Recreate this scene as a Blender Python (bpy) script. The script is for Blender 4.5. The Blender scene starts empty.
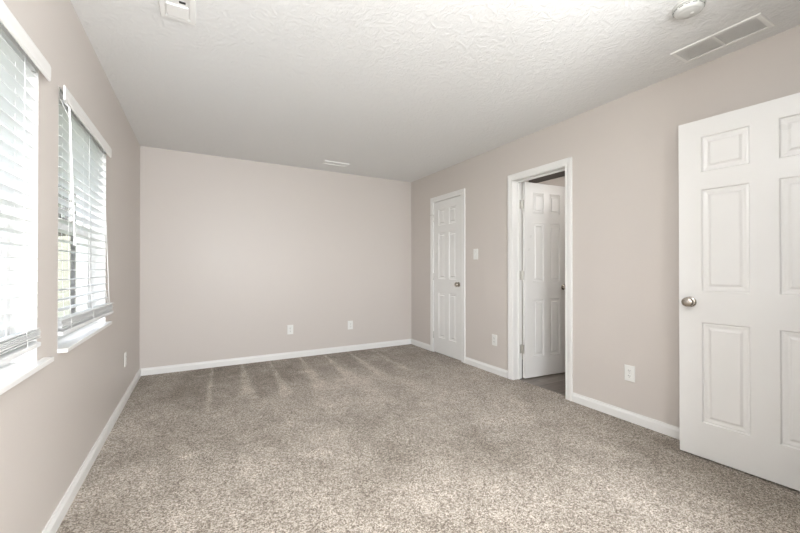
import bpy, bmesh, math, random
from mathutils import Vector, Matrix, noise
random.seed(7)
scene = bpy.context.scene
C = scene.collection
R = math.radians

# ------------------------------------------------------------------ dimensions (metres)
XL, XR, YB, YN, H = -0.55, 2.804, 4.684, -1.25, 2.44      # left wall, right wall, back wall, near wall, ceiling
WT = 0.112                                                # partition thickness
LWT = 0.15                                                # outer wall thickness
CAM_H = 1.1385

# ------------------------------------------------------------------ camera
cam = bpy.data.cameras.new('camera')
cam_o = bpy.data.objects.new('camera', cam)
C.objects.link(cam_o)
cam.sensor_width = 36.0
cam.lens = 360.84 * 36.0 / 800.0
cam.clip_start = 0.02
cam_o.location = (0, 0, CAM_H)
cam_o.rotation_euler = (R(90 + 0.292), 0, R(-29.098))
scene.camera = cam_o

# ------------------------------------------------------------------ world, lights, exposure
world = bpy.data.worlds.new('world')
scene.world = world
world.use_nodes = True
wn = world.node_tree
wn.nodes.clear()
wout = wn.nodes.new('ShaderNodeOutputWorld')
wbg = wn.nodes.new('ShaderNodeBackground')
wtc = wn.nodes.new('ShaderNodeTexCoord')
wsep = wn.nodes.new('ShaderNodeSeparateXYZ')
wr = wn.nodes.new('ShaderNodeValToRGB')
wr.color_ramp.elements[0].position = 0.0
wr.color_ramp.elements[0].color = (0.93, 0.96, 1.0, 1)
wr.color_ramp.elements[1].position = 0.9
wr.color_ramp.elements[1].color = (0.66, 0.78, 1.0, 1)
wn.links.new(wtc.outputs['Generated'], wsep.inputs[0])
wn.links.new(wsep.outputs['Z'], wr.inputs[0])
wn.links.new(wr.outputs[0], wbg.inputs['Color'])
# the bright half of the hazy sky is on the sun's side (-Y)
SKY_A, SKY_B = 5.6, 0.6
wmr = wn.nodes.new('ShaderNodeMapRange')
wmr.inputs['From Min'].default_value = -1.0
wmr.inputs['From Max'].default_value = 0.6
wmr.inputs['To Min'].default_value = SKY_A
wmr.inputs['To Max'].default_value = SKY_B
wn.links.new(wsep.outputs['Y'], wmr.inputs['Value'])
wn.links.new(wmr.outputs[0], wbg.inputs['Strength'])
wn.links.new(wbg.outputs[0], wout.inputs[0])

SUN = 2.0
sun = bpy.data.lights.new('sun', 'SUN')
sun.energy = SUN
sun.angle = R(6)
sun.color = (1.0, 0.96, 0.9)
sun_o = bpy.data.objects.new('sun', sun)
C.objects.link(sun_o)
sun_o.rotation_euler = Vector((0.28, 0.45, -0.85)).to_track_quat('-Z', 'Y').to_euler()

def portal(name, loc, direction, sx, sy):
    l = bpy.data.lights.new(name, 'AREA')
    l.shape = 'RECTANGLE'
    l.size = sx
    l.size_y = sy
    l.cycles.is_portal = True
    o = bpy.data.objects.new(name, l)
    C.objects.link(o)
    o.location = loc
    o.rotation_euler = Vector(direction).to_track_quat('-Z', 'Y').to_euler()
    return o

WZ0, WZ1 = 0.762, 1.955
WIN = [(0.93, 1.915), (2.143, 3.085)]
for i, (a, b) in enumerate(WIN):
    portal('window_portal', (XL - LWT - 0.02, (a + b) / 2, (WZ0 + WZ1) / 2), (1, 0, 0), WZ1 - WZ0 + 0.06, b - a + 0.06)
NW = (-0.30, 1.60, 0.45, 2.15)                              # added, unseen window in the wall behind the camera
# added fill light shining in through the made-up window behind the camera
NEAR_FILL_W = 124.0
dl = bpy.data.lights.new('near_fill_light', 'AREA')
dl.shape = 'RECTANGLE'
dl.size = NW[1] - NW[0]
dl.size_y = NW[3] - NW[2]
dl.energy = NEAR_FILL_W
dl.color = (0.955, 0.98, 1.0)
dl_o = bpy.data.objects.new('near_fill_light', dl)
C.objects.link(dl_o)
dl_o.location = ((NW[0] + NW[1]) / 2, YN - LWT - 0.05, (NW[2] + NW[3]) / 2)
dl_o.rotation_euler = Vector((0, 1, 0)).to_track_quat('-Z', 'Y').to_euler()

FILL_LAMP_E = 44.0
BATH_FILL_E = 11.0
vs = scene.view_settings
vs.view_transform = 'Standard'
vs.look = 'None'
vs.gamma = 1.0
vs.use_curve_mapping = False
vs.exposure = 0.25

# ------------------------------------------------------------------ materials
def mat(name, col, rough=0.5, metal=0.0, spec=0.5, bump=None, var=None, coat=0.0):
    """bump=(scale, strength, distance, detail); var=(scale, amount) is wear and paint variation"""
    m = bpy.data.materials.new(name)
    m.use_nodes = True
    nt = m.node_tree
    b = nt.nodes['Principled BSDF']
    b.inputs['Base Color'].default_value = (*col, 1)
    b.inputs['Roughness'].default_value = rough
    b.inputs['Metallic'].default_value = metal
    b.inputs['Specular IOR Level'].default_value = spec
    b.inputs['Coat Weight'].default_value = coat
    tc = nt.nodes.new('ShaderNodeTexCoord')
    if var:
        n = nt.nodes.new('ShaderNodeTexNoise')
        n.inputs['Scale'].default_value = var[0]
        n.inputs['Detail'].default_value = 4
        nt.links.new(tc.outputs['Object'], n.inputs['Vector'])
        mx = nt.nodes.new('ShaderNodeMix')
        mx.data_type = 'RGBA'
        mx.inputs[6].default_value = (*[c * (1 - var[1]) for c in col], 1)
        mx.inputs[7].default_value = (*[min(1, c * (1 + var[1])) for c in col], 1)
        nt.links.new(n.outputs['Fac'], mx.inputs[0])
        nt.links.new(mx.outputs[2], b.inputs['Base Color'])
        mr = nt.nodes.new('ShaderNodeMapRange')
        mr.inputs['To Min'].default_value = rough * 0.8
        mr.inputs['To Max'].default_value = min(1, rough * 1.2)
        nt.links.new(n.outputs['Fac'], mr.inputs['Value'])
        nt.links.new(mr.outputs[0], b.inputs['Roughness'])
    if bump:
        n2 = nt.nodes.new('ShaderNodeTexNoise')
        n2.inputs['Scale'].default_value = bump[0]
        n2.inputs['Detail'].default_value = bump[3]
        nt.links.new(tc.outputs['Object'], n2.inputs['Vector'])
        bp = nt.nodes.new('ShaderNodeBump')
        bp.inputs['Strength'].default_value = bump[1]
        bp.inputs['Distance'].default_value = bump[2]
        nt.links.new(n2.outputs['Fac'], bp.inputs['Height'])
        nt.links.new(bp.outputs[0], b.inputs['Normal'])
    return m

WALLC = (0.62, 0.574, 0.534)
M = {}
M['wall'] = mat('greige wall paint', WALLC, 0.42, bump=(90, 0.25, 0.0015, 3), var=(1.3, 0.012), spec=0.35)
M['trim'] = mat('white trim paint', (0.82, 0.815, 0.795), 0.32, var=(3, 0.01))
M['door'] = mat('white door paint', (0.79, 0.785, 0.765), 0.3, bump=(160, 0.12, 0.0008, 2), var=(5, 0.022))
M['blind'] = mat('white blind slat', (0.82, 0.83, 0.83), 0.35)
M['vinyl'] = mat('white window vinyl', (0.82, 0.82, 0.81), 0.3)
M['cord'] = mat('white cord', (0.85, 0.85, 0.83), 0.7)
M['plastic'] = mat('white plastic plate', (0.80, 0.80, 0.77), 0.3)
M['slot'] = mat('dark slot', (0.03, 0.03, 0.03), 0.6)
M['nickel'] = mat('satin nickel', (0.50, 0.46, 0.41), 0.24, metal=1.0)
M['hinge'] = mat('satin nickel hinge', (0.56, 0.55, 0.52), 0.40, metal=1.0)
M['register'] = mat('painted register', (0.9, 0.9, 0.88), 0.4)
M['detector'] = mat('detector plastic', (0.60, 0.60, 0.575), 0.4)
M['dark_ceiling'] = mat('dark brown ceiling', (0.07, 0.062, 0.055), 0.8)  # next room's ceiling, one even dark brown throughout
M['brick'] = mat('outer wall', (0.5, 0.47, 0.42), 0.8, var=(4, 0.1))
M['fence'] = mat('cream fence', (0.40, 0.385, 0.29), 0.6, var=(2, 0.04))
M['grass'] = mat('lawn', (0.16, 0.20, 0.09), 0.9, bump=(40, 0.6, 0.03, 4), var=(6, 0.3))
M['bark'] = mat('bark', (0.2, 0.18, 0.16), 0.9, bump=(30, 0.6, 0.02, 4))
M['leaf'] = mat('leaves', (0.14, 0.16, 0.11), 0.7, var=(8, 0.3))

def glass_mat():
    m = bpy.data.materials.new('window glass')
    m.use_nodes = True
    nt = m.node_tree
    nt.nodes.clear()
    o = nt.nodes.new('ShaderNodeOutputMaterial')
    mx = nt.nodes.new('ShaderNodeMixShader')
    t = nt.nodes.new('ShaderNodeBsdfTransparent')
    t.inputs[0].default_value = (0.95, 0.95, 0.95, 1)
    g = nt.nodes.new('ShaderNodeBsdfGlossy')
    g.inputs['Roughness'].default_value = 0.02
    f = nt.nodes.new('ShaderNodeFresnel')
    f.inputs[0].default_value = 1.45
    geo = nt.nodes.new('ShaderNodeNewGeometry')
    inv = nt.nodes.new('ShaderNodeMath')
    inv.operation = 'SUBTRACT'
    inv.inputs[0].default_value = 1.0
    nt.links.new(geo.outputs['Backfacing'], inv.inputs[1])
    mul = nt.nodes.new('ShaderNodeMath')
    mul.operation = 'MULTIPLY'
    nt.links.new(inv.outputs[0], mul.inputs[0])
    nt.links.new(f.outputs[0], mul.inputs[1])
    nt.links.new(mul.outputs[0], mx.inputs[0])
    nt.links.new(t.outputs[0], mx.inputs[1])
    nt.links.new(g.outputs[0], mx.inputs[2])
    nt.links.new(mx.outputs[0], o.inputs[0])
    return m
M['glass'] = glass_mat()

def emit_mat(name, col, e):
    m = bpy.data.materials.new(name)
    m.use_nodes = True
    b = m.node_tree.nodes['Principled BSDF']
    b.inputs['Base Color'].default_value = (0.9, 0.9, 0.88, 1)
    b.inputs['Emission Color'].default_value = (*col, 1)
    b.inputs['Emission Strength'].default_value = e
    return m

def ceiling_mat():
    m = mat('stippled ceiling paint', (0.83, 0.835, 0.825), 0.75)
    nt = m.node_tree
    b = nt.nodes['Principled BSDF']
    tc = nt.nodes.new('ShaderNodeTexCoord')
    n = nt.nodes.new('ShaderNodeTexNoise')
    n.inputs['Scale'].default_value = 17
    n.inputs['Detail'].default_value = 5
    n.inputs['Roughness'].default_value = 0.6
    n.inputs['Distortion'].default_value = 1.6
    nt.links.new(tc.outputs['Object'], n.inputs['Vector'])
    r = nt.nodes.new('ShaderNodeValToRGB')
    r.color_ramp.elements[0].position = 0.42
    r.color_ramp.elements[1].position = 0.62
    nt.links.new(n.outputs['Fac'], r.inputs[0])
    bp = nt.nodes.new('ShaderNodeBump')
    bp.inputs['Strength'].default_value = 0.32
    bp.inputs['Distance'].default_value = 0.0072
    nt.links.new(r.outputs[0], bp.inputs['Height'])
    nt.links.new(bp.outputs[0], b.inputs['Normal'])
    return m
M['ceiling'] = ceiling_mat()

def carpet_mat():
    m = mat('cut pile carpet', (0.3, 0.26, 0.22), 0.95, spec=0.15)
    nt = m.node_tree
    b = nt.nodes['Principled BSDF']
    b.inputs['Sheen Weight'].default_value = 0.15
    b.inputs['Sheen Roughness'].default_value = 0.6
    tc = nt.nodes.new('ShaderNodeTexCoord')
    def tuft(scale):
        v = nt.nodes.new('ShaderNodeTexVoronoi')
        v.inputs['Scale'].default_value = scale
        nt.links.new(tc.outputs['Object'], v.inputs['Vector'])
        g = nt.nodes.new('ShaderNodeSeparateColor')
        nt.links.new(v.outputs['Color'], g.inputs[0])
        return g.outputs[0]
    def math_(op, a, b):
        n = nt.nodes.new('ShaderNodeMath')
        n.operation = op
        for k, q in enumerate((a, b)):
            if isinstance(q, (int, float)):
                n.inputs[k].default_value = q
            else:
                nt.links.new(q, n.inputs[k])
        return n.outputs[0]
    t = math_('ADD', math_('MULTIPLY', tuft(280), 0.47), math_('MULTIPLY', tuft(175), 0.38))
    t = math_('ADD', t, math_('MULTIPLY', tuft(75), 0.15))
    r = nt.nodes.new('ShaderNodeValToRGB')
    e = r.color_ramp.elements
    e[0].position = 0.22
    e[0].color = (0.115, 0.088, 0.064, 1)
    e[1].position = 0.80
    e[1].color = (0.63, 0.575, 0.505, 1)
    mid = e.new(0.5)
    mid.color = (0.318, 0.272, 0.224, 1)
    nt.links.new(t, r.inputs[0])
    a = nt.nodes.new('ShaderNodeAttribute')
    a.attribute_name = 'nap'
    mx = nt.nodes.new('ShaderNodeMix')
    mx.data_type = 'RGBA'
    mx.blend_type = 'MULTIPLY'
    mx.inputs[0].default_value = 1
    nt.links.new(r.outputs[0], mx.inputs[6])
    nr = nt.nodes.new('ShaderNodeValToRGB')
    nr.color_ramp.elements[0].color = (0.58, 0.55, 0.51, 1)
    nr.color_ramp.elements[1].color = (1.45, 1.46, 1.48, 1)
    nt.links.new(a.outputs['Fac'], nr.inputs[0])
    nt.links.new(nr.outputs[0], mx.inputs[7])
    nt.links.new(mx.outputs[2], b.inputs['Base Color'])
    bp = nt.nodes.new('ShaderNodeBump')
    bp.inputs['Strength'].default_value = 0.35
    bp.inputs['Distance'].default_value = 0.004
    nt.links.new(t, bp.inputs['Height'])
    nt.links.new(bp.outputs[0], b.inputs['Normal'])
    return m
M['carpet'] = carpet_mat()

def plank_mat():
    m = mat('vinyl plank', (0.2, 0.16, 0.13), 0.3)
    nt = m.node_tree
    b = nt.nodes['Principled BSDF']
    tc = nt.nodes.new('ShaderNodeTexCoord')
    br = nt.nodes.new('ShaderNodeTexBrick')
    br.inputs['Color1'].default_value = (0.14, 0.115, 0.098, 1)
    br.inputs['Color2'].default_value = (0.22, 0.19, 0.165, 1)
    br.inputs['Mortar'].default_value = (0.06, 0.05, 0.04, 1)
    br.inputs['Scale'].default_value = 1
    br.inputs['Mortar Size'].default_value = 0.002
    br.inputs['Brick Width'].default_value = 1.2
    br.inputs['Row Height'].default_value = 0.15
    nt.links.new(tc.outputs['Object'], br.inputs['Vector'])
    nz = nt.nodes.new('ShaderNodeTexNoise')
    nz.inputs['Scale'].default_value = 6
    nz.inputs['Detail'].default_value = 5
    mp = nt.nodes.new('ShaderNodeMapping')
    mp.inputs['Scale'].default_value = (0.6, 8, 1)
    nt.links.new(tc.outputs['Object'], mp.inputs[0])
    nt.links.new(mp.outputs[0], nz.inputs['Vector'])
    mx = nt.nodes.new('ShaderNodeMix')
    mx.data_type = 'RGBA'
    mx.blend_type = 'OVERLAY'
    mx.inputs[0].default_value = 0.7
    nt.links.new(br.outputs[0], mx.inputs[6])
    nt.links.new(nz.outputs['Fac'], mx.inputs[7])
    nt.links.new(mx.outputs[2], b.inputs['Base Color'])
    return m
M['plank'] = plank_mat()

# ------------------------------------------------------------------ mesh helpers
def obj(name, bm, m, parent=None, smooth=False, bevel=0.0, loc=None, rot=None):
    bmesh.ops.recalc_face_normals(bm, faces=bm.faces)
    me = bpy.data.meshes.new(name)
    bm.to_mesh(me)
    bm.free()
    me.materials.append(m)
    if smooth:
        for p in me.polygons:
            p.use_smooth = True
    o = bpy.data.objects.new(name, me)
    C.objects.link(o)
    if parent:
        o.parent = parent
    if loc:
        o.location = loc
    if rot:
        o.rotation_euler = rot
    if bevel:
        md = o.modifiers.new('bevel', 'BEVEL')
        md.width = bevel
        md.segments = 2
        md.limit_method = 'ANGLE'
    return o

def box(bm, x0, x1, y0, y1, z0, z1):
    x0, x1 = min(x0, x1), max(x0, x1)
    y0, y1 = min(y0, y1), max(y0, y1)
    z0, z1 = min(z0, z1), max(z0, z1)
    v = [bm.verts.new((x, y, z)) for x in (x0, x1) for y in (y0, y1) for z in (z0, z1)]
    for f in ((0, 1, 3, 2), (4, 6, 7, 5), (0, 4, 5, 1), (2, 3, 7, 6), (0, 2, 6, 4), (1, 5, 7, 3)):
        bm.faces.new([v[i] for i in f])
    return v

def lathe(bm, prof, mtx=Matrix(), seg=28, squash=1.0):
    """prof = list of (radius, height along local z)"""
    rings = []
    for r, h in prof:
        if r < 1e-6:
            rings.append([bm.verts.new(mtx @ Vector((0, 0, h)))])
        else:
            rings.append([bm.verts.new(mtx @ Vector((r * math.cos(2 * math.pi * k / seg), squash * r * math.sin(2 * math.pi * k / seg), h))) for k in range(seg)])
    for a, b in zip(rings, rings[1:]):
        if len(a) == 1 and len(b) == 1:
            continue
        for k in range(seg):
            k2 = (k + 1) % seg
            if len(a) == 1:
                bm.faces.new((a[0], b[k], b[k2]))
            elif len(b) == 1:
                bm.faces.new((a[k], b[0], a[k2]))
            else:
                bm.faces.new((a[k], b[k], b[k2], a[k2]))
    for ring in (rings[0], rings[-1]):
        if len(ring) > 1:
            bm.faces.new(ring)

def tube(bm, pts, r, seg=8):
    pts = [Vector(p) for p in pts]
    rings = []
    for i, p in enumerate(pts):
        d = (pts[min(i + 1, len(pts) - 1)] - pts[max(i - 1, 0)]).normalized()
        ref = Vector((1, 0, 0)) if abs(d.x) < 0.8 else Vector((0, 1, 0))
        u = d.cross(ref).normalized()
        w = d.cross(u).normalized()
        rings.append([bm.verts.new(p + r * (math.cos(2 * math.pi * k / seg) * u + math.sin(2 * math.pi * k / seg) * w)) for k in range(seg)])
    for a, b in zip(rings, rings[1:]):
        for k in range(seg):
            bm.faces.new((a[k], a[(k + 1) % seg], b[(k + 1) % seg], b[k]))
    bm.faces.new(rings[0])
    bm.faces.new(rings[-1])

def extrude_profile(bm, prof, p0, p1, out, up=Vector((0, 0, 1))):
    """prof (a, b): a along `out`, b along `up`; swept from p0 to p1"""
    p0, p1, out = Vector(p0), Vector(p1), Vector(out)
    A = [bm.verts.new(p0 + out * a + up * b) for a, b in prof]
    B = [bm.verts.new(p1 + out * a + up * b) for a, b in prof]
    n = len(prof)
    for i in range(n):
        bm.faces.new((A[i], A[(i + 1) % n], B[(i + 1) % n], B[i]))
    bm.faces.new(A)
    bm.faces.new(B[::-1])

def empty(name, loc, rotz=0.0):
    o = bpy.data.objects.new(name, None)
    o.empty_display_size = 0.1
    C.objects.link(o)
    o.location = loc
    o.rotation_euler = (0, 0, rotz)
    return o

def thing(name, label, cat, loc=(0, 0, 0), rotz=0.0, group=None):
    o = empty(name, loc, rotz)
    o['label'] = label
    o['category'] = cat
    if group:
        o['group'] = group
    return o

def structure(o):
    o['kind'] = 'structure'
    return o

def copy_tree(root, loc, rotz, label):
    r = root.copy()
    C.objects.link(r)
    r.location = loc
    r.rotation_euler = (0, 0, rotz)
    r['label'] = label
    for ch in list(root.children):
        c = ch.copy()
        C.objects.link(c)
        c.parent = r
        for g in ch.children:
            d = g.copy()
            C.objects.link(d)
            d.parent = c
    return r

# ------------------------------------------------------------------ floor with carpet nap
VAC = [(0.137, 0.065, 3.40, 0.010), (0.449, 0.385, 3.55, 0.055), (0.757, 0.700, 3.45, 0.040), (1.123, 1.035, 3.40, 0.065), (1.437, 1.385, 3.40, 0.060), (1.78, 1.70, 3.55, 0.045), (2.12, 2.05, 3.6, 0.04)]
SPOT = [(0.13, 3.12, 0.07, 0.04), (0.30, 3.57, 0.17, 0.022), (0.84, 3.95, 0.20, 0.02), (0.10, 3.95, 0.07, 0.035), (0.32, 4.2, 0.05, 0.05),
        (0.02, 4.35, 0.05, 0.04), (1.02, 4.0, 0.06, 0.05), (0.42, 3.42, 0.05, 0.06), (-0.05, 2.55, 0.06, 0.05), (0.55, 2.72, 0.06, 0.08), (0.62, 2.2, 0.10, 0.05), (0.28, 2.62, 0.10, 0.05)]
def nap(x, y):
    n1 = noise.noise(Vector((x * 1.1, y * 0.8, 3.1)))
    n2 = noise.noise(Vector((x * 3.6, y * 2.6, 9.4)))
    n3 = noise.noise(Vector((x * 10, y * 7, 1.7)))
    v = 0.50 + 0.25 * n1 + 0.26 * n2 + 0.22 * n3
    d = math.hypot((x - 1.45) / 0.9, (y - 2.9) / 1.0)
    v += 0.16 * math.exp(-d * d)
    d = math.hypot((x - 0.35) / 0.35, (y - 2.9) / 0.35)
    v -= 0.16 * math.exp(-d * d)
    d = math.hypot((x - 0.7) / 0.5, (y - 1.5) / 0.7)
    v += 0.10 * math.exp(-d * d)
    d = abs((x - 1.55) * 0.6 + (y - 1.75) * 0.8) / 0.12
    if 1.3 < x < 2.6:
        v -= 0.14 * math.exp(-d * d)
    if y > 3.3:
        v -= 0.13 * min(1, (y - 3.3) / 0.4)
    for x1, x2, ye, w in VAC:
        if y > ye - 0.15:
            t = max(0, min(1, (YB - y) / (YB - ye)))
            xc = x1 + (x2 - x1) * t
            ww = 0.010 + w * t
            edge = 1.0 if y > ye else 1 - (ye - y) / 0.15
            v += 0.62 * math.exp(-((x - xc) / ww) ** 4) * edge * (0.75 + 0.5 * n3)
    for sx, sy, rx, ry in SPOT:
        d = math.hypot((x - sx) / rx, (y - sy) / ry)
        if d < 2:
            v += 0.36 * math.exp(-d ** 4) * (0.7 + n3)
    return max(0, min(1, v))

bm = bmesh.new()
step = 0.02
nx, ny = int((XR + 0.056 - XL) / step) + 1, int((YB - YN) / step) + 1
xs = [XL + (XR + 0.056 - XL) * i / nx for i in range(nx + 1)]
ys = [YN + (YB - YN) * j / ny for j in range(ny + 1)]
grid = [[bm.verts.new((x, y, 0)) for y in ys] for x in xs]
for i in range(nx):
    for j in range(ny):
        bm.faces.new((grid[i][j], grid[i + 1][j], grid[i + 1][j + 1], grid[i][j + 1]))
vals = [nap(x, y) for x in xs for y in ys]
floor = structure(obj('floor', bm, M['carpet']))
att = floor.data.attributes.new('nap', 'FLOAT', 'POINT')
att.data.foreach_set('value', vals)

bm = bmesh.new()
box(bm, XL, XR + WT, YN, YB, H, H + 0.1)
structure(obj('ceiling', bm, M['ceiling']))

# ------------------------------------------------------------------ walls
def wall_with_openings(bm, axis, c0, c1, a, b, openings, z0=0, z1=H):
    """axis 'x': wall at x in [c0,c1] running along y from a to b; openings (s, e, zlo, zhi)"""
    def bx(s, e, lo, hi):
        if e - s < 1e-5 or hi - lo < 1e-5:
            return
        if axis == 'x':
            box(bm, c0, c1, s, e, lo, hi)
        else:
            box(bm, s, e, c0, c1, lo, hi)
    cur = a
    for s, e, lo, hi in sorted(openings):
        bx(cur, s, z0, z1)
        bx(s, e, z0, lo)
        bx(s, e, hi, z1)
        cur = e
    bx(cur, b, z0, z1)

CLO = (3.480, 4.090, 2.040)     # closet door opening
BTH = (2.052, 2.660, 2.035)     # bathroom door opening
ENT = (1.906, 2.672, 2.045)     # entry opening in the stub wall
bm = bmesh.new()
wall_with_openings(bm, 'x', XL - LWT, XL, YN - LWT, YB + 0.1, [(a, b, WZ0, WZ1) for a, b in WIN])
structure(obj('wall_left', bm, M['wall']))
bm = bmesh.new()
box(bm, XL, XR + WT, YB, YB + 0.1, 0, H)
structure(obj('wall_back', bm, M['wall']))
bm = bmesh.new()
wall_with_openings(bm, 'x', XR, XR + WT, YN, YB, [(CLO[0], CLO[1], 0, CLO[2]), (BTH[0], BTH[1], 0, BTH[2])])
structure(obj('wall_right', bm, M['wall']))
bm = bmesh.new()
wall_with_openings(bm, 'y', YN - LWT, YN, XL, XR + WT, [(NW[0], NW[1], NW[2], NW[3])])
structure(obj('wall_near', bm, M['wall']))
bm = bmesh.new()
wall_with_openings(bm, 'y', 0.20, 0.31, 1.80, XR, [(ENT[0], ENT[1], 0, ENT[2])])
box(bm, 1.80, 1.91, YN, 0.20, 0, H)
structure(obj('wall_entry', bm, M['wall']))

# closet interior and bathroom behind the right wall
bx0 = XR + WT
bm = bmesh.new()
box(bm, bx0, bx0 + 0.65, 3.20, 3.28, 0, H)
box(bm, bx0, bx0 + 0.65, 4.40, 4.48, 0, H)
box(bm, bx0 + 0.65, bx0 + 0.73, 3.20, 4.48, 0, H)
structure(obj('wall_closet', bm, M['wall']))
bm = bmesh.new()
box(bm, bx0, 5.0, 0.9, 0.98, 0, H)
box(bm, bx0 + 0.73, 5.0, 4.00, 4.08, 0, H)
box(bm, 4.5, 4.58, 0.9, 4.00, 0, H)
structure(obj('wall_bathroom', bm, M['wall']))
bm = bmesh.new()
box(bm, XR + 0.056, 5.0, 0.9, 4.48, -0.05, -0.003)
structure(obj('floor_bathroom', bm, M['plank']))
bm = bmesh.new()
box(bm, bx0, 5.08, 0.9, 4.48, H, H + 0.1)
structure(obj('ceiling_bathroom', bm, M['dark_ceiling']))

# ------------------------------------------------------------------ baseboards
BT, BH = 0.014, 0.0765
BPROF = [(0, 0), (BT, 0), (BT, BH * 0.68), (BT * 0.80, BH * 0.78), (BT * 0.52, BH * 0.88), (BT * 0.45, BH), (0, BH)]
CW, CT = 0.065, 0.016           # casing width and thickness
def baseboard(name, p0, p1, out):
    bm = bmesh.new()
    extrude_profile(bm, BPROF, p0, p1, out)
    structure(obj(name, bm, M['trim']))
baseboard('baseboard_left', (XL, YN, 0), (XL, YB, 0), (1, 0, 0))
baseboard('baseboard_back', (XL + BT, YB, 0), (XR - BT, YB, 0), (0, -1, 0))
baseboard('baseboard_right', (XR, YB, 0), (XR, CLO[1] + CW + 0.004, 0), (-1, 0, 0))
baseboard('baseboard_right', (XR, CLO[0] - CW - 0.004, 0), (XR, BTH[1] + CW + 0.004, 0), (-1, 0, 0))
baseboard('baseboard_right', (XR, BTH[0] - CW - 0.004, 0), (XR, 0.31, 0), (-1, 0, 0))
baseboard('baseboard_near', (XL + BT, YN, 0), (1.80, YN, 0), (0, 1, 0))

# ------------------------------------------------------------------ doors
def door_slab_bm(w, h, cols, rows, t=0.035):
    """cols / rows: panel extents [(a,b)...]; raised six-panel moulded slab, hinge edge at x=0, centred on y=0"""
    bm = bmesh.new()
    cx = sorted({0, w} | {c for p in cols for c in p})
    rz = sorted({0, h} | {c for p in rows for c in p})
    ins = [(0.000, 0.000), (0.006, 0.0065), (0.014, 0.0052), (0.026, 0.0080), (0.033, 0.0078), (0.044, 0.0016)]
    for s in (-1, 1):
        V = [[bm.verts.new((x, s * t / 2, z)) for z in rz] for x in cx]
        for i in range(len(cx) - 1):
            for j in range(len(rz) - 1):
                q = [V[i][j], V[i + 1][j], V[i + 1][j + 1], V[i][j + 1]]
                if (cx[i], cx[i + 1]) in cols and (rz[j], rz[j + 1]) in rows:
                    x0, x1, z0, z1 = cx[i], cx[i + 1], rz[j], rz[j + 1]
                    sc = min(1, (x1 - x0) / 0.17)
                    prev = q
                    for a, d in ins[1:]:
                        a *= sc
                        y = s * (t / 2 - d)
                        cur = [bm.verts.new((x0 + a, y, z0 + a)), bm.verts.new((x1 - a, y, z0 + a)), bm.verts.new((x1 - a, y, z1 - a)), bm.verts.new((x0 + a, y, z1 - a))]
                        for k in range(4):
                            bm.faces.new((prev[k], prev[(k + 1) % 4], cur[(k + 1) % 4], cur[k]))
                        prev = cur
                    bm.faces.new(prev)
                else:
                    bm.faces.new(q)
    for a, b in (((0, 0), (w, 0)), ((w, 0), (w, h)), ((w, h), (0, h)), ((0, h), (0, 0))):
        f = bm.faces.new([bm.verts.new((a[0], -t / 2, a[1])), bm.verts.new((b[0], -t / 2, b[1])), bm.verts.new((b[0], t / 2, b[1])), bm.verts.new((a[0], t / 2, a[1]))])
    return bm

KNOB = [(0.0, 0.0), (0.033, 0.0), (0.0335, 0.003), (0.031, 0.006), (0.024, 0.009), (0.0125, 0.0115), (0.0115, 0.016), (0.014, 0.020),
        (0.023, 0.024), (0.0295, 0.029), (0.0315, 0.036), (0.0300, 0.0425), (0.024, 0.048), (0.013, 0.0515), (0.0, 0.0522)]

def make_slab(parent, w, h, cols, rows, knob_x, knob_z, loc, rotz, flip=None):
    s = obj('slab', door_slab_bm(w, h, cols, rows), M['door'], parent)
    s.location = loc
    s.rotation_euler = (0, 0, rotz)
    for sg in (-1, 1):
        bm = bmesh.new()
        lathe(bm, KNOB, Matrix.Translation((knob_x, sg * 0.0173, knob_z)) @ Matrix.Rotation(R(-90 * sg), 4, 'X'), 36, 0.94)
        obj('knob', bm, M['nickel'], s, smooth=True)
    bm = bmesh.new()
    box(bm, w - 0.0005, w + 0.0015, -0.0125, 0.0125, knob_z - 0.028, knob_z + 0.028)
    box(bm, w, w + 0.009, -0.006, 0.006, knob_z - 0.009, knob_z + 0.009)
    obj('latch', bm, M['hinge'], s)
    return s

def jamb_and_casing(parent, y0, y1, top, x0, x1, casing_faces, stop_x):
    """opening in a wall x0..x1 along y; casing_faces: (x, outward sign)"""
    bm = bmesh.new()
    jt = 0.012
    box(bm, x0, x1, y0, y0 + 0.004, 0, top)
    box(bm, x0, x1, y1 - 0.004, y1, 0, top)
    box(bm, x0, x1, y0 + 0.004, y1 - 0.004, top - 0.004, top)
    a, b = stop_x
    box(bm, a, b, y0 + 0.004, y0 + 0.004 + jt, 0, top - 0.004)
    box(bm, a, b, y1 - 0.004 - jt, y1 - 0.004, 0, top - 0.004)
    box(bm, a, b, y0 + 0.016, y1 - 0.016, top - 0.004 - jt, top - 0.004)
    obj('jamb', bm, M['trim'], parent)
    for x, sg in casing_faces:
        bm = bmesh.new()
        prof = [(0.0, 0.0), (0.0095, 0.0), (0.0118, 0.004), (0.0118, 0.012), (0.0095, 0.017), (0.0125, 0.028), (0.0155, 0.040), (CT, CW - 0.006), (0.0135, CW), (0.0, CW)]
        yi0, yi1, zt = y0 + 0.002, y1 - 0.002, top - 0.002
        P = []
        for d, wd in prof:
            xx = x + sg * d
            P.append([bm.verts.new((xx, yi0 - wd, 0)), bm.verts.new((xx, yi0 - wd, zt + wd)), bm.verts.new((xx, yi1 + wd, zt + wd)), bm.verts.new((xx, yi1 + wd, 0))])
        n = len(P)
        for i in range(n):
            for k in range(3):
                bm.faces.new((P[i][k], P[i][k + 1], P[(i + 1) % n][k + 1], P[(i + 1) % n][k]))
        bm.faces.new([p[0] for p in P])
        bm.faces.new([p[3] for p in P])
        obj('casing', bm, M['trim'], parent)

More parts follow.
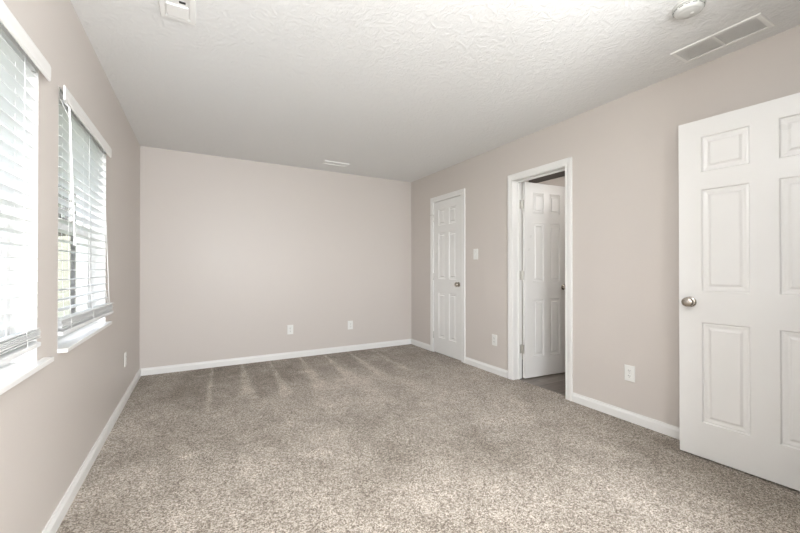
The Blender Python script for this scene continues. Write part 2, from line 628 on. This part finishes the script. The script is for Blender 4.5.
def hinge(parent, pin, z, d1, d2, w1=0.030, w2=0.030):
    """pin (x,y); leaves run from the pin along directions d1 and d2"""
    bm = bmesh.new()
    mt = Matrix.Translation((pin[0], pin[1], z - 0.045))
    lathe(bm, [(0.0, -0.004), (0.004, -0.003), (0.006, 0.0), (0.006, 0.0285), (0.0054, 0.029), (0.0054, 0.0305), (0.006, 0.031), (0.006, 0.0595), (0.0054, 0.060), (0.0054, 0.0615), (0.006, 0.062), (0.006, 0.09), (0.004, 0.093), (0.0, 0.094)], mt, 14)
    for d, w in ((d1, w1), (d2, w2)):
        if not d:
            continue
        d = Vector((*d, 0)).normalized()
        n = Vector((-d.y, d.x, 0)) * 0.0013
        p = Vector((pin[0], pin[1], 0))
        vs_ = []
        for zz in (z - 0.045, z + 0.045):
            vs_ += [bm.verts.new(p + n + Vector((0, 0, zz))), bm.verts.new(p + d * w + n + Vector((0, 0, zz))), bm.verts.new(p + d * w - n + Vector((0, 0, zz))), bm.verts.new(p - n + Vector((0, 0, zz)))]
        for f in ((0, 1, 2, 3), (4, 5, 6, 7), (0, 1, 5, 4), (1, 2, 6, 5), (2, 3, 7, 6), (3, 0, 4, 7)):
            bm.faces.new([vs_[i] for i in f])
    return obj('hinge', bm, M['hinge'], parent)

ROWS = [(0.208, 0.806), (0.990, 1.600), (1.704, 1.916)]
# door 1: closed narrow closet door
d1 = structure(empty('door_1', (XR, (CLO[0] + CLO[1]) / 2, 0)))
d1['label'] = 'closed narrow white six-panel closet door nearest the back wall corner'
off = -Vector(d1.location)
def shift(root):
    for ch in root.children:
        ch.location = Vector(ch.location) - Vector(root.location)
jamb_and_casing(d1, CLO[0], CLO[1], CLO[2], XR, XR + WT, [(XR, -1)], (XR + 0.037, XR + 0.05))
w1 = CLO[1] - CLO[0] - 0.014
make_slab(d1, w1, 2.022, [(0.108, 0.258), (w1 - 0.258, w1 - 0.108)], ROWS, w1 - 0.060, 0.930, (XR + 0.0175, CLO[1] - 0.007, 0.009), R(-90))
for z in (1.815, 1.025, 0.235):
    hinge(d1, (XR - 0.005, CLO[1] - 0.004), z, (0, 1), (0, -1), 0.014, 0.003)
bm = bmesh.new()
tube(bm, [(XR - 0.006, CLO[1] - 0.004, 1.868), (XR - 0.020, CLO[1] + 0.022, 1.868), (XR - 0.026, CLO[1] + 0.062, 1.868)], 0.0032)
lathe(bm, [(0.0, 0.0), (0.007, 0.0), (0.007, 0.006), (0.0, 0.006)], Matrix.Translation((XR - 0.006, CLO[1] - 0.004, 1.864)), 14)
obj('pin_stop', bm, M['hinge'], d1)
shift(d1)

# door 2: bathroom door standing ajar into the next room
d2 = structure(empty('door_2', (XR, (BTH[0] + BTH[1]) / 2, 0)))
d2['label'] = 'white six-panel door swung open into the next room with plank floor'
jamb_and_casing(d2, BTH[0], BTH[1], BTH[2], XR, XR + WT, [(XR, -1), (XR + WT, 1)], (XR + WT - 0.051, XR + WT - 0.037))
w2 = 0.594
pin = Vector((XR + WT + 0.006, BTH[1] - 0.004))
ang = R(95.5)                        # clockwise from +Y
dirv = Vector((math.sin(ang), math.cos(ang)))
nrm = Vector((dirv.y, -dirv.x))      # towards the far side of the slab
fn = Vector((-dirv.y, dirv.x)) if dirv.y < 0 else nrm
face_off = Vector((dirv.y, -dirv.x))
c2 = pin + dirv * 0.006 + face_off * 0.0245
make_slab(d2, w2, 2.018, [(0.108, 0.257), (w2 - 0.257, w2 - 0.108)], ROWS, w2 - 0.060, 0.925, (c2.x, c2.y, 0.010), math.atan2(dirv.y, dirv.x))
for z in (1.800, 1.065, 0.306):
    hinge(d2, tuple(pin), z, (-1, 0), tuple(face_off), 0.034, 0.034)
shift(d2)

# door 3: entry door in the foreground, swung back along the right wall
d3 = structure(empty('door_3', (2.683, 0.36, 0)))
d3['label'] = 'large white six-panel door swung open in the foreground with egg-shaped nickel knob'
w3 = 0.765
a3 = R(175.4)
fdir = Vector((-math.sin(a3), -math.cos(a3)))     # from the hinge to the free edge
fe = Vector((2.6195, 1.122))
hp = fe - fdir * w3
awayn = Vector((fdir.y, -fdir.x))                 # away from the camera (+x)
hc = hp + awayn * 0.0175
make_slab(d3, w3, 2.021, [(0.112, 0.326), (w3 - 0.326, w3 - 0.112)], ROWS, w3 - 0.055, 0.924, (hc.x, hc.y, 0.010), math.atan2(fdir.y, fdir.x))
bm = bmesh.new()
for s, e in ((ENT[0], ENT[0] + 0.004), (ENT[1] - 0.004, ENT[1])):
    box(bm, s, e, 0.20, 0.31, 0, ENT[2])
box(bm, ENT[0], ENT[1], 0.20, 0.31, ENT[2] - 0.004, ENT[2])
obj('jamb', bm, M['trim'], d3)
bm = bmesh.new()
box(bm, ENT[0] - CW, ENT[0] + 0.002, 0.31, 0.324, 0, ENT[2] + CW)
box(bm, ENT[1] - 0.002, ENT[1] + CW, 0.31, 0.324, 0, ENT[2] + CW)
box(bm, ENT[0] + 0.002, ENT[1] - 0.002, 0.31, 0.324, ENT[2] - 0.002, ENT[2] + CW)
obj('casing', bm, M['trim'], d3)
shift(d3)

# ------------------------------------------------------------------ windows
def window_unit(n, y0, y1, label):
    root = structure(empty('window_%d' % n, (XL - 0.09, (y0 + y1) / 2, WZ0)))
    root['label'] = label
    xa, xb = XL - 0.135, XL - 0.075
    fw = 0.038
    z0, z1 = WZ0, WZ1
    zs = (z0 + z1) / 2
    bm = bmesh.new()
    box(bm, xa, xb, y0, y0 + fw, z0, z1)
    box(bm, xa, xb, y1 - fw, y1, z0, z1)
    box(bm, xa, xb, y0 + fw, y1 - fw, z0, z0 + fw)
    box(bm, xa, xb, y0 + fw, y1 - fw, z1 - fw, z1)
    obj('window_frame', bm, M['vinyl'], root, bevel=0.002)
    for lo, hi, xx in ((z0 + fw, zs + 0.018, xb - 0.028), (zs - 0.018, z1 - fw, xa + 0.004)):
        bm = bmesh.new()
        sw = 0.034
        a, b = y0 + fw, y1 - fw
        box(bm, xx, xx + 0.024, a, a + sw, lo, hi)
        box(bm, xx, xx + 0.024, b - sw, b, lo, hi)
        box(bm, xx, xx + 0.024, a + sw, b - sw, lo, lo + sw)
        box(bm, xx, xx + 0.024, a + sw, b - sw, hi - sw, hi)
        s = obj('sash', bm, M['vinyl'], root)
        bm = bmesh.new()
        box(bm, xx + 0.010, xx + 0.014, a + sw, b - sw, lo + sw, hi - sw)
        obj('glass_pane', bm, M['glass'], s)
    shift(root)
    # drywall return lining painted white
    bm = bmesh.new()
    t = 0.004
    box(bm, xb, XL, y0, y0 + t, z0, z1)
    box(bm, xb, XL, y1 - t, y1, z0, z1)
    box(bm, xb, XL, y0 + t, y1 - t, z1 - t, z1)
    o = obj('return_lining', bm, M['trim'], root)
    o.location = -Vector(root.location)
    return root
SILL = []
for i, (a, b) in enumerate(WIN):
    r = window_unit(i + 1, a, b, ['nearest window in the left wall, cut off by the photo edge', 'farther window in the left wall'][i])
    ya, yb = [(0.86, 1.975), (2.146, 3.100)][i]
    bm = bmesh.new()
    box(bm, XL - 0.075, XL + 0.001, a, b, 0.760, 0.779)
    box(bm, XL, XL + 0.034, ya, yb, 0.760, 0.779)
    s = obj('window_sill', bm, M['trim'], r, bevel=0.002)
    s.location = -Vector(r.location)
# unseen window behind the camera, added to let in the fill light
root = structure(empty('window_3', ((NW[0] + NW[1]) / 2, YN - 0.09, NW[2])))
bm = bmesh.new()
ya, yb = YN - 0.135, YN - 0.075
fw = 0.045
ym = (NW[0] + NW[1]) / 2
for s, e in ((NW[0], NW[0] + fw), (ym - fw / 2, ym + fw / 2), (NW[1] - fw, NW[1])):
    box(bm, s, e, ya, yb, NW[2], NW[3])
box(bm, NW[0], NW[1], ya, yb, NW[2], NW[2] + fw)
box(bm, NW[0], NW[1], ya, yb, NW[3] - fw, NW[3])
obj('window_frame', bm, M['vinyl'], root)
bm = bmesh.new()
box(bm, NW[0] + 0.02, NW[1] - 0.02, YN - 0.107, YN - 0.103, NW[2] + 0.02, NW[3] - 0.02)
obj('glass_pane', bm, M['glass'], root)
shift(root)

# ------------------------------------------------------------------ window blinds
PITCH = 0.0465
def slat(bm, xc, y0, y1, z, tilt=0.0, w=0.050, yaw=0.0, sag=0.0):
    n, m_ = 5, 8
    th = 0.0026
    top, bot = [], []
    for j in range(m_ + 1):
        f = j / m_
        y = y0 + (y1 - y0) * f
        rowt, rowb = [], []
        for k in range(n):
            u = (k / (n - 1) - 0.5) * w
            crown = 0.0022 * (1 - (2 * u / w) ** 2)
            x = xc + u * math.cos(tilt) - crown * math.sin(tilt) + yaw * (f - 0.5)
            zz = z + u * math.sin(tilt) + crown * math.cos(tilt) - sag * 4 * f * (1 - f)
            rowt.append(bm.verts.new((x, y, zz + th / 2)))
            rowb.append(bm.verts.new((x, y, zz - th / 2)))
        top.append(rowt)
        bot.append(rowb)
    for j in range(m_):
        for k in range(n - 1):
            bm.faces.new((top[j][k], top[j][k + 1], top[j + 1][k + 1], top[j + 1][k]))
            bm.faces.new((bot[j][k], bot[j + 1][k], bot[j + 1][k + 1], bot[j][k + 1]))
        bm.faces.new((top[j][0], top[j + 1][0], bot[j + 1][0], bot[j][0]))
        bm.faces.new((top[j][-1], bot[j][-1], bot[j + 1][-1], top[j + 1][-1]))
    for j in (0, m_):
        bm.faces.new(top[j] + bot[j][::-1])

def make_blind(y0, y1, label, cords, wand_y, rail_yaw, rail_x, val_y, n_open, group):
    xc = XL - 0.024 + (0.004 if wand_y else 0)
    root = thing('window_blind', label, 'blind', (XL, (y0 + y1) / 2, 1.945), 0, group)
    O = -Vector(root.location)
    def put(o):
        o.location = O
        return o
    bm = bmesh.new()
    vz0, vz1 = 1.883, 1.949
    x0 = XL + 0.021
    prof = [(0.003, 0), (0.007, 0), (0.010, 0.004), (0.010, 0.014), (0.011, 0.020), (0.011, 0.056), (0.009, 0.062), (0.008, 0.066), (0.003, 0.066)]
    extrude_profile(bm, prof, (x0, val_y[0], vz0), (x0, val_y[1], vz0), (1, 0, 0))
    put(obj('valance', bm, M['trim'], root))
    bm = bmesh.new()
    box(bm, XL - 0.048, XL - 0.002, y0, y1, 1.900, 1.904)
    box(bm, XL - 0.048, XL - 0.045, y0, y1, 1.904, 1.940)
    box(bm, XL - 0.005, XL - 0.002, y0, y1, 1.904, 1.940)
    put(obj('headrail', bm, M['blind'], root))
    bm = bmesh.new()
    bm.free()
    for yy in (y0 - 0.003, y1 + 0.001):
        bm = bmesh.new()
        box(bm, XL - 0.052, XL + 0.002, yy, yy + 0.002, 1.896, WZ1 - 0.004)
        put(obj('bracket', bm, M['hinge'], root))
    # slats, all of one blind in one mesh
    bm = bmesh.new()
    rnd = random.Random(int(y0 * 100))
    z = 1.874
    for k in range(n_open):
        f = k / n_open
        slat(bm, xc + rnd.uniform(-0.001, 0.001) + 0.010 * max(0, f - 0.5), y0 + 0.004, y1 - 0.004, z, tilt=rnd.uniform(-0.03, 0.03) + 0.10 * max(0, f - 0.8), sag=rnd.uniform(0, 0.0012), yaw=rail_yaw * max(0, f - 0.6) * 1.4)
        z -= PITCH
    zl = z + PITCH
    for k in range(8):                       # the slats that lie stacked on the bottom rail
        slat(bm, rail_x + rnd.uniform(-0.004, 0.004), y0 + 0.002 + rnd.uniform(-0.003, 0.003), y1 - 0.002 + rnd.uniform(-0.003, 0.008), 0.864 + 0.0058 * k, tilt=0.10 + rnd.uniform(-0.09, 0.12), yaw=rail_yaw * (1 + rnd.uniform(-0.1, 0.1)))
    put(obj('slats', bm, M['blind'], root, smooth=False))
    bm = bmesh.new()
    dxa, dxb = rail_x - rail_yaw / 2, rail_x + rail_yaw / 2
    prof = [(-0.025, 0.002), (-0.023, -0.001), (0.023, -0.006), (0.026, -0.003), (0.026, 0.009), (0.022, 0.012), (-0.022, 0.017), (-0.025, 0.014)]
    A = [bm.verts.new((dxa + a, y0, 0.842 + b)) for a, b in prof]
    B = [bm.verts.new((dxb + a, y1 + 0.004, 0.842 + b)) for a, b in prof]
    for i in range(len(prof)):
        bm.faces.new((A[i], A[(i + 1) % len(prof)], B[(i + 1) % len(prof)], B[i]))
    bm.faces.new(A)
    bm.faces.new(B[::-1])
    put(obj('bottom_rail', bm, M['blind'], root))
    # ladder strings with their rungs
    for cy in cords:
        f = (cy - y0) / (y1 - y0)
        bx_ = dxa + (dxb - dxa) * f
        bm = bmesh.new()
        for sx in (-0.0265, 0.0265):
            pts = []
            for q in range(13):
                zz = 1.900 - (1.900 - 0.850) * q / 12
                g = max(0, (1.25 - zz) / 0.4)
                pts.append((xc + sx + (bx_ - xc) * g * g, cy, zz))
            tube(bm, pts, 0.0011, 5)
        tube(bm, [(xc, cy + 0.006, 1.900), (xc, cy + 0.006, 1.3), (bx_ * 0.3 + xc * 0.7, cy + 0.006, 1.05), (bx_, cy + 0.006, 0.85)], 0.0009, 5)
        put(obj('ladder_cord', bm, M['cord'], root))
    if wand_y:
        bm = bmesh.new()
        tube(bm, [(XL + 0.010, wand_y + 0.02, 1.895), (XL + 0.036, wand_y, 1.865), (XL + 0.045, wand_y + 0.050, 1.27)], 0.0040, 8)
        lathe(bm, [(0, 0), (0.0062, 0), (0.0062, 0.03), (0, 0.03)], Matrix.Translation((XL + 0.0455, wand_y + 0.051, 1.245)), 8)
        put(obj('tilt_wand', bm, M['blind'], root))
        bm = bmesh.new()
        for q, dz in enumerate((0, 0.035, 0.068, 0.10)):
            px = XL + 0.043
            py = wand_y - 0.006 + 0.003 * q
            tube(bm, [(XL + 0.006, py, 1.895), (px, py, 1.80), (px, py, 1.47 - dz)], 0.0006, 5)
            lathe(bm, [(0, 0), (0.0045, 0.001), (0.0065, 0.012), (0.003, 0.022), (0, 0.023)], Matrix.Translation((px, py, 1.45 - dz)), 10)
        put(obj('tassel_cord', bm, M['cord'], root))
        bm = bmesh.new()
        for q in (0, 1):
            tube(bm, [(XL - 0.004, y1 - 0.07 - 0.012 * q, 1.885), (XL + 0.008, y1 - 0.055 - 0.01 * q, 1.60), (XL + 0.012, y1 - 0.035 - 0.01 * q, 1.40), (XL + 0.016, y1 - 0.022 - 0.012 * q, 1.22), (XL + 0.022, y1 - 0.022 - 0.012 * q, 1.05), (XL + 0.030, y1 - 0.04, 0.885)], 0.0010, 5)
        put(obj('lift_cord', bm, M['cord'], root))
    return root
make_blind(0.945, 1.900, 'white horizontal slat blind on the nearer window, cut off by the left photo edge', (1.06, 1.78), None, 0.004, XL - 0.014, (0.945, 1.932), 21, None)
make_blind(2.155, 3.072, 'white horizontal slat blind with tilt wand on the farther window, beside the back wall corner', (2.27, 2.63, 2.97), 2.145, 0.030, XL + 0.004, (2.112, 3.072), 21, None)

# ------------------------------------------------------------------ outlets and switch
def plate_bm(w, h, d=0.0055):
    bm = bmesh.new()
    a = 0.004
    A = [bm.verts.new((x, 0, z)) for x, z in ((-w / 2, -h / 2), (w / 2, -h / 2), (w / 2, h / 2), (-w / 2, h / 2))]
    B = [bm.verts.new((x, -d * 0.5, z)) for x, z in ((-w / 2, -h / 2), (w / 2, -h / 2), (w / 2, h / 2), (-w / 2, h / 2))]
    D = [bm.verts.new((x, -d, z)) for x, z in ((-w / 2 + a, -h / 2 + a), (w / 2 - a, -h / 2 + a), (w / 2 - a, h / 2 - a), (-w / 2 + a, h / 2 - a))]
    bm.faces.new(A)
    for P, Q in ((A, B), (B, D)):
        for k in range(4):
            bm.faces.new((P[k], P[(k + 1) % 4], Q[(k + 1) % 4], Q[k]))
    bm.faces.new(D)
    return bm

def make_outlet(label, loc, rotz):
    r = thing('wall_outlet', label, 'electrical outlet', loc, rotz)
    obj('cover_plate', plate_bm(0.074, 0.118), M['plastic'], r)
    for s in (-1, 1):
        bm = bmesh.new()
        lathe(bm, [(0.0, 0.0), (0.0170, 0.0), (0.0170, 0.0030), (0.0160, 0.0038), (0.0, 0.0038)], Matrix.Translation((0, -0.0045, s * 0.0195)) @ Matrix.Rotation(R(90), 4, 'X'), 24, 0.86)
        k = obj('receptacle', bm, M['plastic'], r)
        bm = bmesh.new()
        for sx, hh in ((-0.0062, 0.0085), (0.0062, 0.0068)):
            box(bm, sx - 0.0012, sx + 0.0012, -0.0088, -0.0078, s * 0.0195 + 0.002 - hh / 2 + 0.001, s * 0.0195 + 0.002 + hh / 2 + 0.001)
        lathe(bm, [(0, 0), (0.0024, 0), (0.0024, 0.001), (0, 0.001)], Matrix.Translation((0, -0.0078, s * 0.0195 - 0.0075)) @ Matrix.Rotation(R(90), 4, 'X'), 10)
        obj('slots', bm, M['slot'], k)
    bm = bmesh.new()
    lathe(bm, [(0, 0), (0.003, 0), (0.0026, 0.0012), (0, 0.0014)], Matrix.Translation((0, -0.0054, 0)) @ Matrix.Rotation(R(90), 4, 'X'), 12)
    obj('screw', bm, M['hinge'], r)
    return r
o0 = make_outlet('white duplex outlet on the right wall between the two open doors', (XR, 1.519, 0.357), R(-90))
copy_tree(o0, (XR, 2.927, 0.360), R(-90), 'white duplex outlet low on the right wall between the closet door and the next doorway')
copy_tree(o0, (1.012, YB, 0.361), 0, 'white outlet low on the back wall, the left one of two')
copy_tree(o0, (1.822, YB, 0.357), 0, 'white outlet low on the back wall, the right one of two')
copy_tree(o0, (XL, 3.835, 0.362), R(90), 'white outlet seen edge-on on the left wall under the farther window, by the corner')

sw = thing('light_switch', 'white light switch plate on the right wall beside the closet door', 'light switch', (XR, 3.230, 1.303), R(-90))
obj('cover_plate', plate_bm(0.076, 0.122), M['plastic'], sw)
bm = bmesh.new()
box(bm, -0.0055, 0.0055, -0.0066, -0.0050, -0.0125, 0.0125)
v = box(bm, -0.0045, 0.0045, -0.016, -0.006, -0.001, 0.009)
obj('toggle', bm, M['plastic'], sw)
for s in (-1, 1):
    bm = bmesh.new()
    lathe(bm, [(0, 0), (0.003, 0), (0.0026, 0.0012), (0, 0.0014)], Matrix.Translation((0, -0.0054, s * 0.030)) @ Matrix.Rotation(R(90), 4, 'X'), 12)
    obj('screw', bm, M['hinge'], sw)

# ------------------------------------------------------------------ ceiling fittings
def register(label, cx, cy, lx, ly, sections, slats_along, border=0.022, t=0.006):
    """hangs under the ceiling; lx, ly outer size; louvres run along the given axis"""
    r = thing('ceiling_vent', label, 'air vent', (cx, cy, H), 0)
    bm = bmesh.new()
    # bevelled border, four mitred strips
    O = [(-lx / 2, -ly / 2), (lx / 2, -ly / 2), (lx / 2, ly / 2), (-lx / 2, ly / 2)]
    I = [(-lx / 2 + border, -ly / 2 + border), (lx / 2 - border, -ly / 2 + border), (lx / 2 - border, ly / 2 - border), (-lx / 2 + border, ly / 2 - border)]
    e = 0.004
    E_ = [(x - math.copysign(e, x), y - math.copysign(e, y)) for x, y in O]
    L0 = [bm.verts.new((x, y, 0)) for x, y in O]
    L1 = [bm.verts.new((x, y, -0.002)) for x, y in O]
    L2 = [bm.verts.new((x, y, -t)) for x, y in E_]
    L3 = [bm.verts.new((x, y, -t)) for x, y in I]
    L4 = [bm.verts.new((x, y, -0.0008)) for x, y in I]
    for P, Q in ((L0, L1), (L1, L2), (L2, L3), (L3, L4)):
        for k in range(4):
            bm.faces.new((P[k], P[(k + 1) % 4], Q[(k + 1) % 4], Q[k]))
    # dividers
    ix, iy = lx / 2 - border, ly / 2 - border
    if slats_along == 'y':
        for s in range(1, sections):
            yy = -iy + 2 * iy * s / sections
            box(bm, -ix, ix, yy - 0.007, yy + 0.007, -t, -0.001)
    obj('frame', bm, M['register'], r)
    bm = bmesh.new()
    box(bm, -ix, ix, -iy, iy, -0.0008, -0.0003)
    obj('duct_opening', bm, M['duct'], r)
    bm = bmesh.new()
    if slats_along == 'y':
        n = max(4, int(2 * ix / 0.0125))
        for s in range(sections):
            ya = -iy + 2 * iy * s / sections + (0.007 if s else 0)
            yb_ = -iy + 2 * iy * (s + 1) / sections - (0.007 if s < sections - 1 else 0)
            for k in range(n):
                x = -ix + 2 * ix * (k + 0.5) / n
                vv = [bm.verts.new(p) for p in ((x - 0.0066, ya, -0.0056), (x + 0.0052, ya, -0.0038), (x + 0.0052, yb_, -0.0038), (x - 0.0066, yb_, -0.0056))]
                ww = [bm.verts.new((v_.co.x + 0.0006, v_.co.y, v_.co.z + 0.0008)) for v_ in vv]
                bm.faces.new(vv)
                bm.faces.new(ww)
                for q in range(4):
                    bm.faces.new((vv[q], vv[(q + 1) % 4], ww[(q + 1) % 4], ww[q]))
    else:
        n = max(4, int(2 * iy / 0.0125))
        for k in range(n):
            y = -iy + 2 * iy * (k + 0.5) / n
            vv = [bm.verts.new(p) for p in ((-ix, y - 0.0066, -0.0052), (ix, y - 0.0066, -0.0052), (ix, y + 0.0060, -0.0045), (-ix, y + 0.0060, -0.0045))]
            ww = [bm.verts.new((v_.co.x, v_.co.y + 0.0006, v_.co.z + 0.0008)) for v_ in vv]
            bm.faces.new(vv)
            bm.faces.new(ww)
            for q in range(4):
                bm.faces.new((vv[q], vv[(q + 1) % 4], ww[(q + 1) % 4], ww[q]))
    obj('louvres', bm, M['register'], r)
    return r
M['duct_slot'] = mat('grey slot', (0.18, 0.18, 0.17), 0.7)
M['duct'] = mat('pale duct backing', (0.8, 0.8, 0.78), 0.8)  # pale sheet closing the vent behind its louvres
register('long white louvred ceiling vent beside the right wall above the foreground door', 2.590, 0.908, 0.196, 0.405, 2, 'y')
register('thin white ceiling vent close to the back wall', 1.475, 4.290, 0.320, 0.130, 1, 'x', t=0.011)
# square-ended vent with an open damper near the left top edge
v1 = register('small white ceiling vent with raised centre cut by the top photo edge, left side', -0.097, 2.055, 0.160, 0.300, 1, 'x', border=0.026, t=0.010)
bm = bmesh.new()
box(bm, -0.047, 0.047, 0.022, 0.118, -0.0125, -0.0045)
obj('damper_plate', bm, M['register'], v1, bevel=0.002)
bm = bmesh.new()
box(bm, 0.008, 0.036, -0.012, 0.004, -0.0062, -0.0012)
obj('damper_slot', bm, M['slot'], v1)

sd = thing('smoke_detector', 'round white smoke detector on the ceiling beside the long vent', 'smoke detector', (2.118, 0.862, H), R(20))
bm = bmesh.new()
lathe(bm, [(0, 0), (0.066, 0), (0.067, -0.004), (0.067, -0.009), (0.064, -0.011), (0.0, -0.011)], seg=48)
obj('mounting_base', bm, M['detector'], sd, smooth=False)
bm = bmesh.new()
lathe(bm, [(0.0, -0.011), (0.062, -0.011), (0.062, -0.016), (0.0605, -0.024), (0.056, -0.032), (0.047, -0.0365), (0.044, -0.0355), (0.041, -0.0375), (0.020, -0.0395), (0.0, -0.0398)], seg=48)
obj('cover', bm, M['detector'], sd, smooth=True)
bm = bmesh.new()
for k in range(14):
    a = 2 * math.pi * k / 14
    for q in (-1, 1):
        pass
    mtx = Matrix.Rotation(a, 4, 'Z')
    vs_ = box(bm, 0.0595, 0.0628, -0.009, 0.009, -0.0215, -0.0190)
    for v_ in vs_:
        v_.co = mtx @ v_.co
obj('vent_slots', bm, M['duct_slot'], sd)
bm = bmesh.new()
lathe(bm, [(0, -0.0385), (0.008, -0.0385), (0.008, -0.0408), (0.006, -0.0415), (0, -0.0415)], Matrix.Translation((0.0, -0.014, 0)), 20)
obj('test_button', bm, M['plastic'], sd)

# unseen lamps added as fill, above the camera and in the bathroom
M['shade'] = emit_mat('fill lamp glass', (0.98, 0.985, 1.0), FILL_LAMP_E)
M['bath_shade'] = emit_mat('bathroom fill glass', (1.0, 0.96, 0.92), BATH_FILL_E)
def fill_globe(label, loc, drop, rad, m):
    r = thing('fill_lamp', label, 'lamp', loc)
    bm = bmesh.new()
    lathe(bm, [(0, 0), (0.065, 0), (0.065, -0.012), (0.03, -0.022), (0.011, -0.03), (0.011, -drop + rad * 0.9), (0.035, -drop + rad * 0.96), (0, -drop + rad * 0.9)], seg=24)
    obj('stem', bm, M['nickel'], r, smooth=True)
    bm = bmesh.new()
    bmesh.ops.create_uvsphere(bm, u_segments=32, v_segments=16, radius=rad, matrix=Matrix.Translation((0, 0, -drop)))
    obj('glass_shade', bm, m, r, smooth=True)
fill_globe('added round glass fill lamp, out of view overhead', (0.90, 0.40, H), 0.42, 0.13, M['shade'])
fill_globe('added round glass fill lamp in the next room, hidden behind its door', (3.95, 3.55, H), 0.30, 0.11, M['bath_shade'])
fill_globe('added round glass fill lamp in the next room, in the middle of its ceiling', (4.05, 1.55, H), 0.30, 0.18, M['bath_shade'])

# ------------------------------------------------------------------ outdoors
bm = bmesh.new()
box(bm, -30, XL - LWT, -12, 40, -0.35, -0.30)
structure(obj('ground', bm, M['grass']))
def fence_run(y, x0, x1):
    r = thing('garden_fence', 'cream board fence outside beyond the windows', 'fence', (x0, y, -0.30))
    n = 0
    x = x0
    while x < x1 - 0.01:
        bm = bmesh.new()
        xe = min(x + 2.4, x1)
        k = x
        while k < xe - 0.02:
            box(bm, k - x0, min(k + 0.145, xe) - x0, 0, 0.025, 0.05, 1.95)
            k += 0.145
        obj('fence_panel', bm, M['fence'], r)
        for zr in (0.3, 1.6):
            bm = bmesh.new()
            box(bm, x - x0, xe - x0, 0.025, 0.07, zr, zr + 0.12)
            obj('rail', bm, M['fence'], r)
        bm = bmesh.new()
        box(bm, xe - x0 - 0.06, xe - x0 + 0.06, 0.02, 0.14, 0, 2.05)
        obj('post', bm, M['fence'], r)
        x = xe
fence_run(7.6, -9.0, -1.78)
def tree(x, y, h, cr, seed, label):
    rnd = random.Random(seed)
    r = thing('tree', label, 'tree', (x, y, -0.30), 0, 'trees outside the windows')
    bm = bmesh.new()
    tube(bm, [(0, 0, 0), (0.04, 0, h * 0.25), (-0.03, 0.03, h * 0.5), (0, 0, h * 0.8)], 0.12, 8)
    for k in range(5):
        a = k * 1.3
        tube(bm, [(0, 0, h * (0.3 + 0.06 * k)), (0.5 * cr * math.cos(a), 0.5 * cr * math.sin(a), h * (0.45 + 0.06 * k)), (0.85 * cr * math.cos(a), 0.85 * cr * math.sin(a), h * (0.58 + 0.05 * k))], 0.035, 6)
    obj('trunk', bm, M['bark'], r)
    bm = bmesh.new()
    for k in range(2600):
        d = Vector((rnd.gauss(0, 1), rnd.gauss(0, 1), rnd.gauss(0, 1))).normalized() * (rnd.random() ** 0.45)
        p = Vector((d.x * cr, d.y * cr, h * 0.66 + d.z * h * 0.34))
        u = Vector((rnd.gauss(0, 1), rnd.gauss(0, 1), rnd.gauss(0, 1))).normalized()
        w_ = u.orthogonal().normalized()
        s = rnd.uniform(0.05, 0.10)
        bm.faces.new([bm.verts.new(p + u * s), bm.verts.new(p + w_ * s * 0.5), bm.verts.new(p - u * s), bm.verts.new(p - w_ * s * 0.5)])
    obj('crown', bm, M['leaf'], r)
tree(-2.9, 11.5, 4.2, 1.3, 3, 'leafy tree outside beyond the windows')
tree(-5.6, 13.0, 5.0, 1.8, 4, 'leafy tree outside beyond the windows')
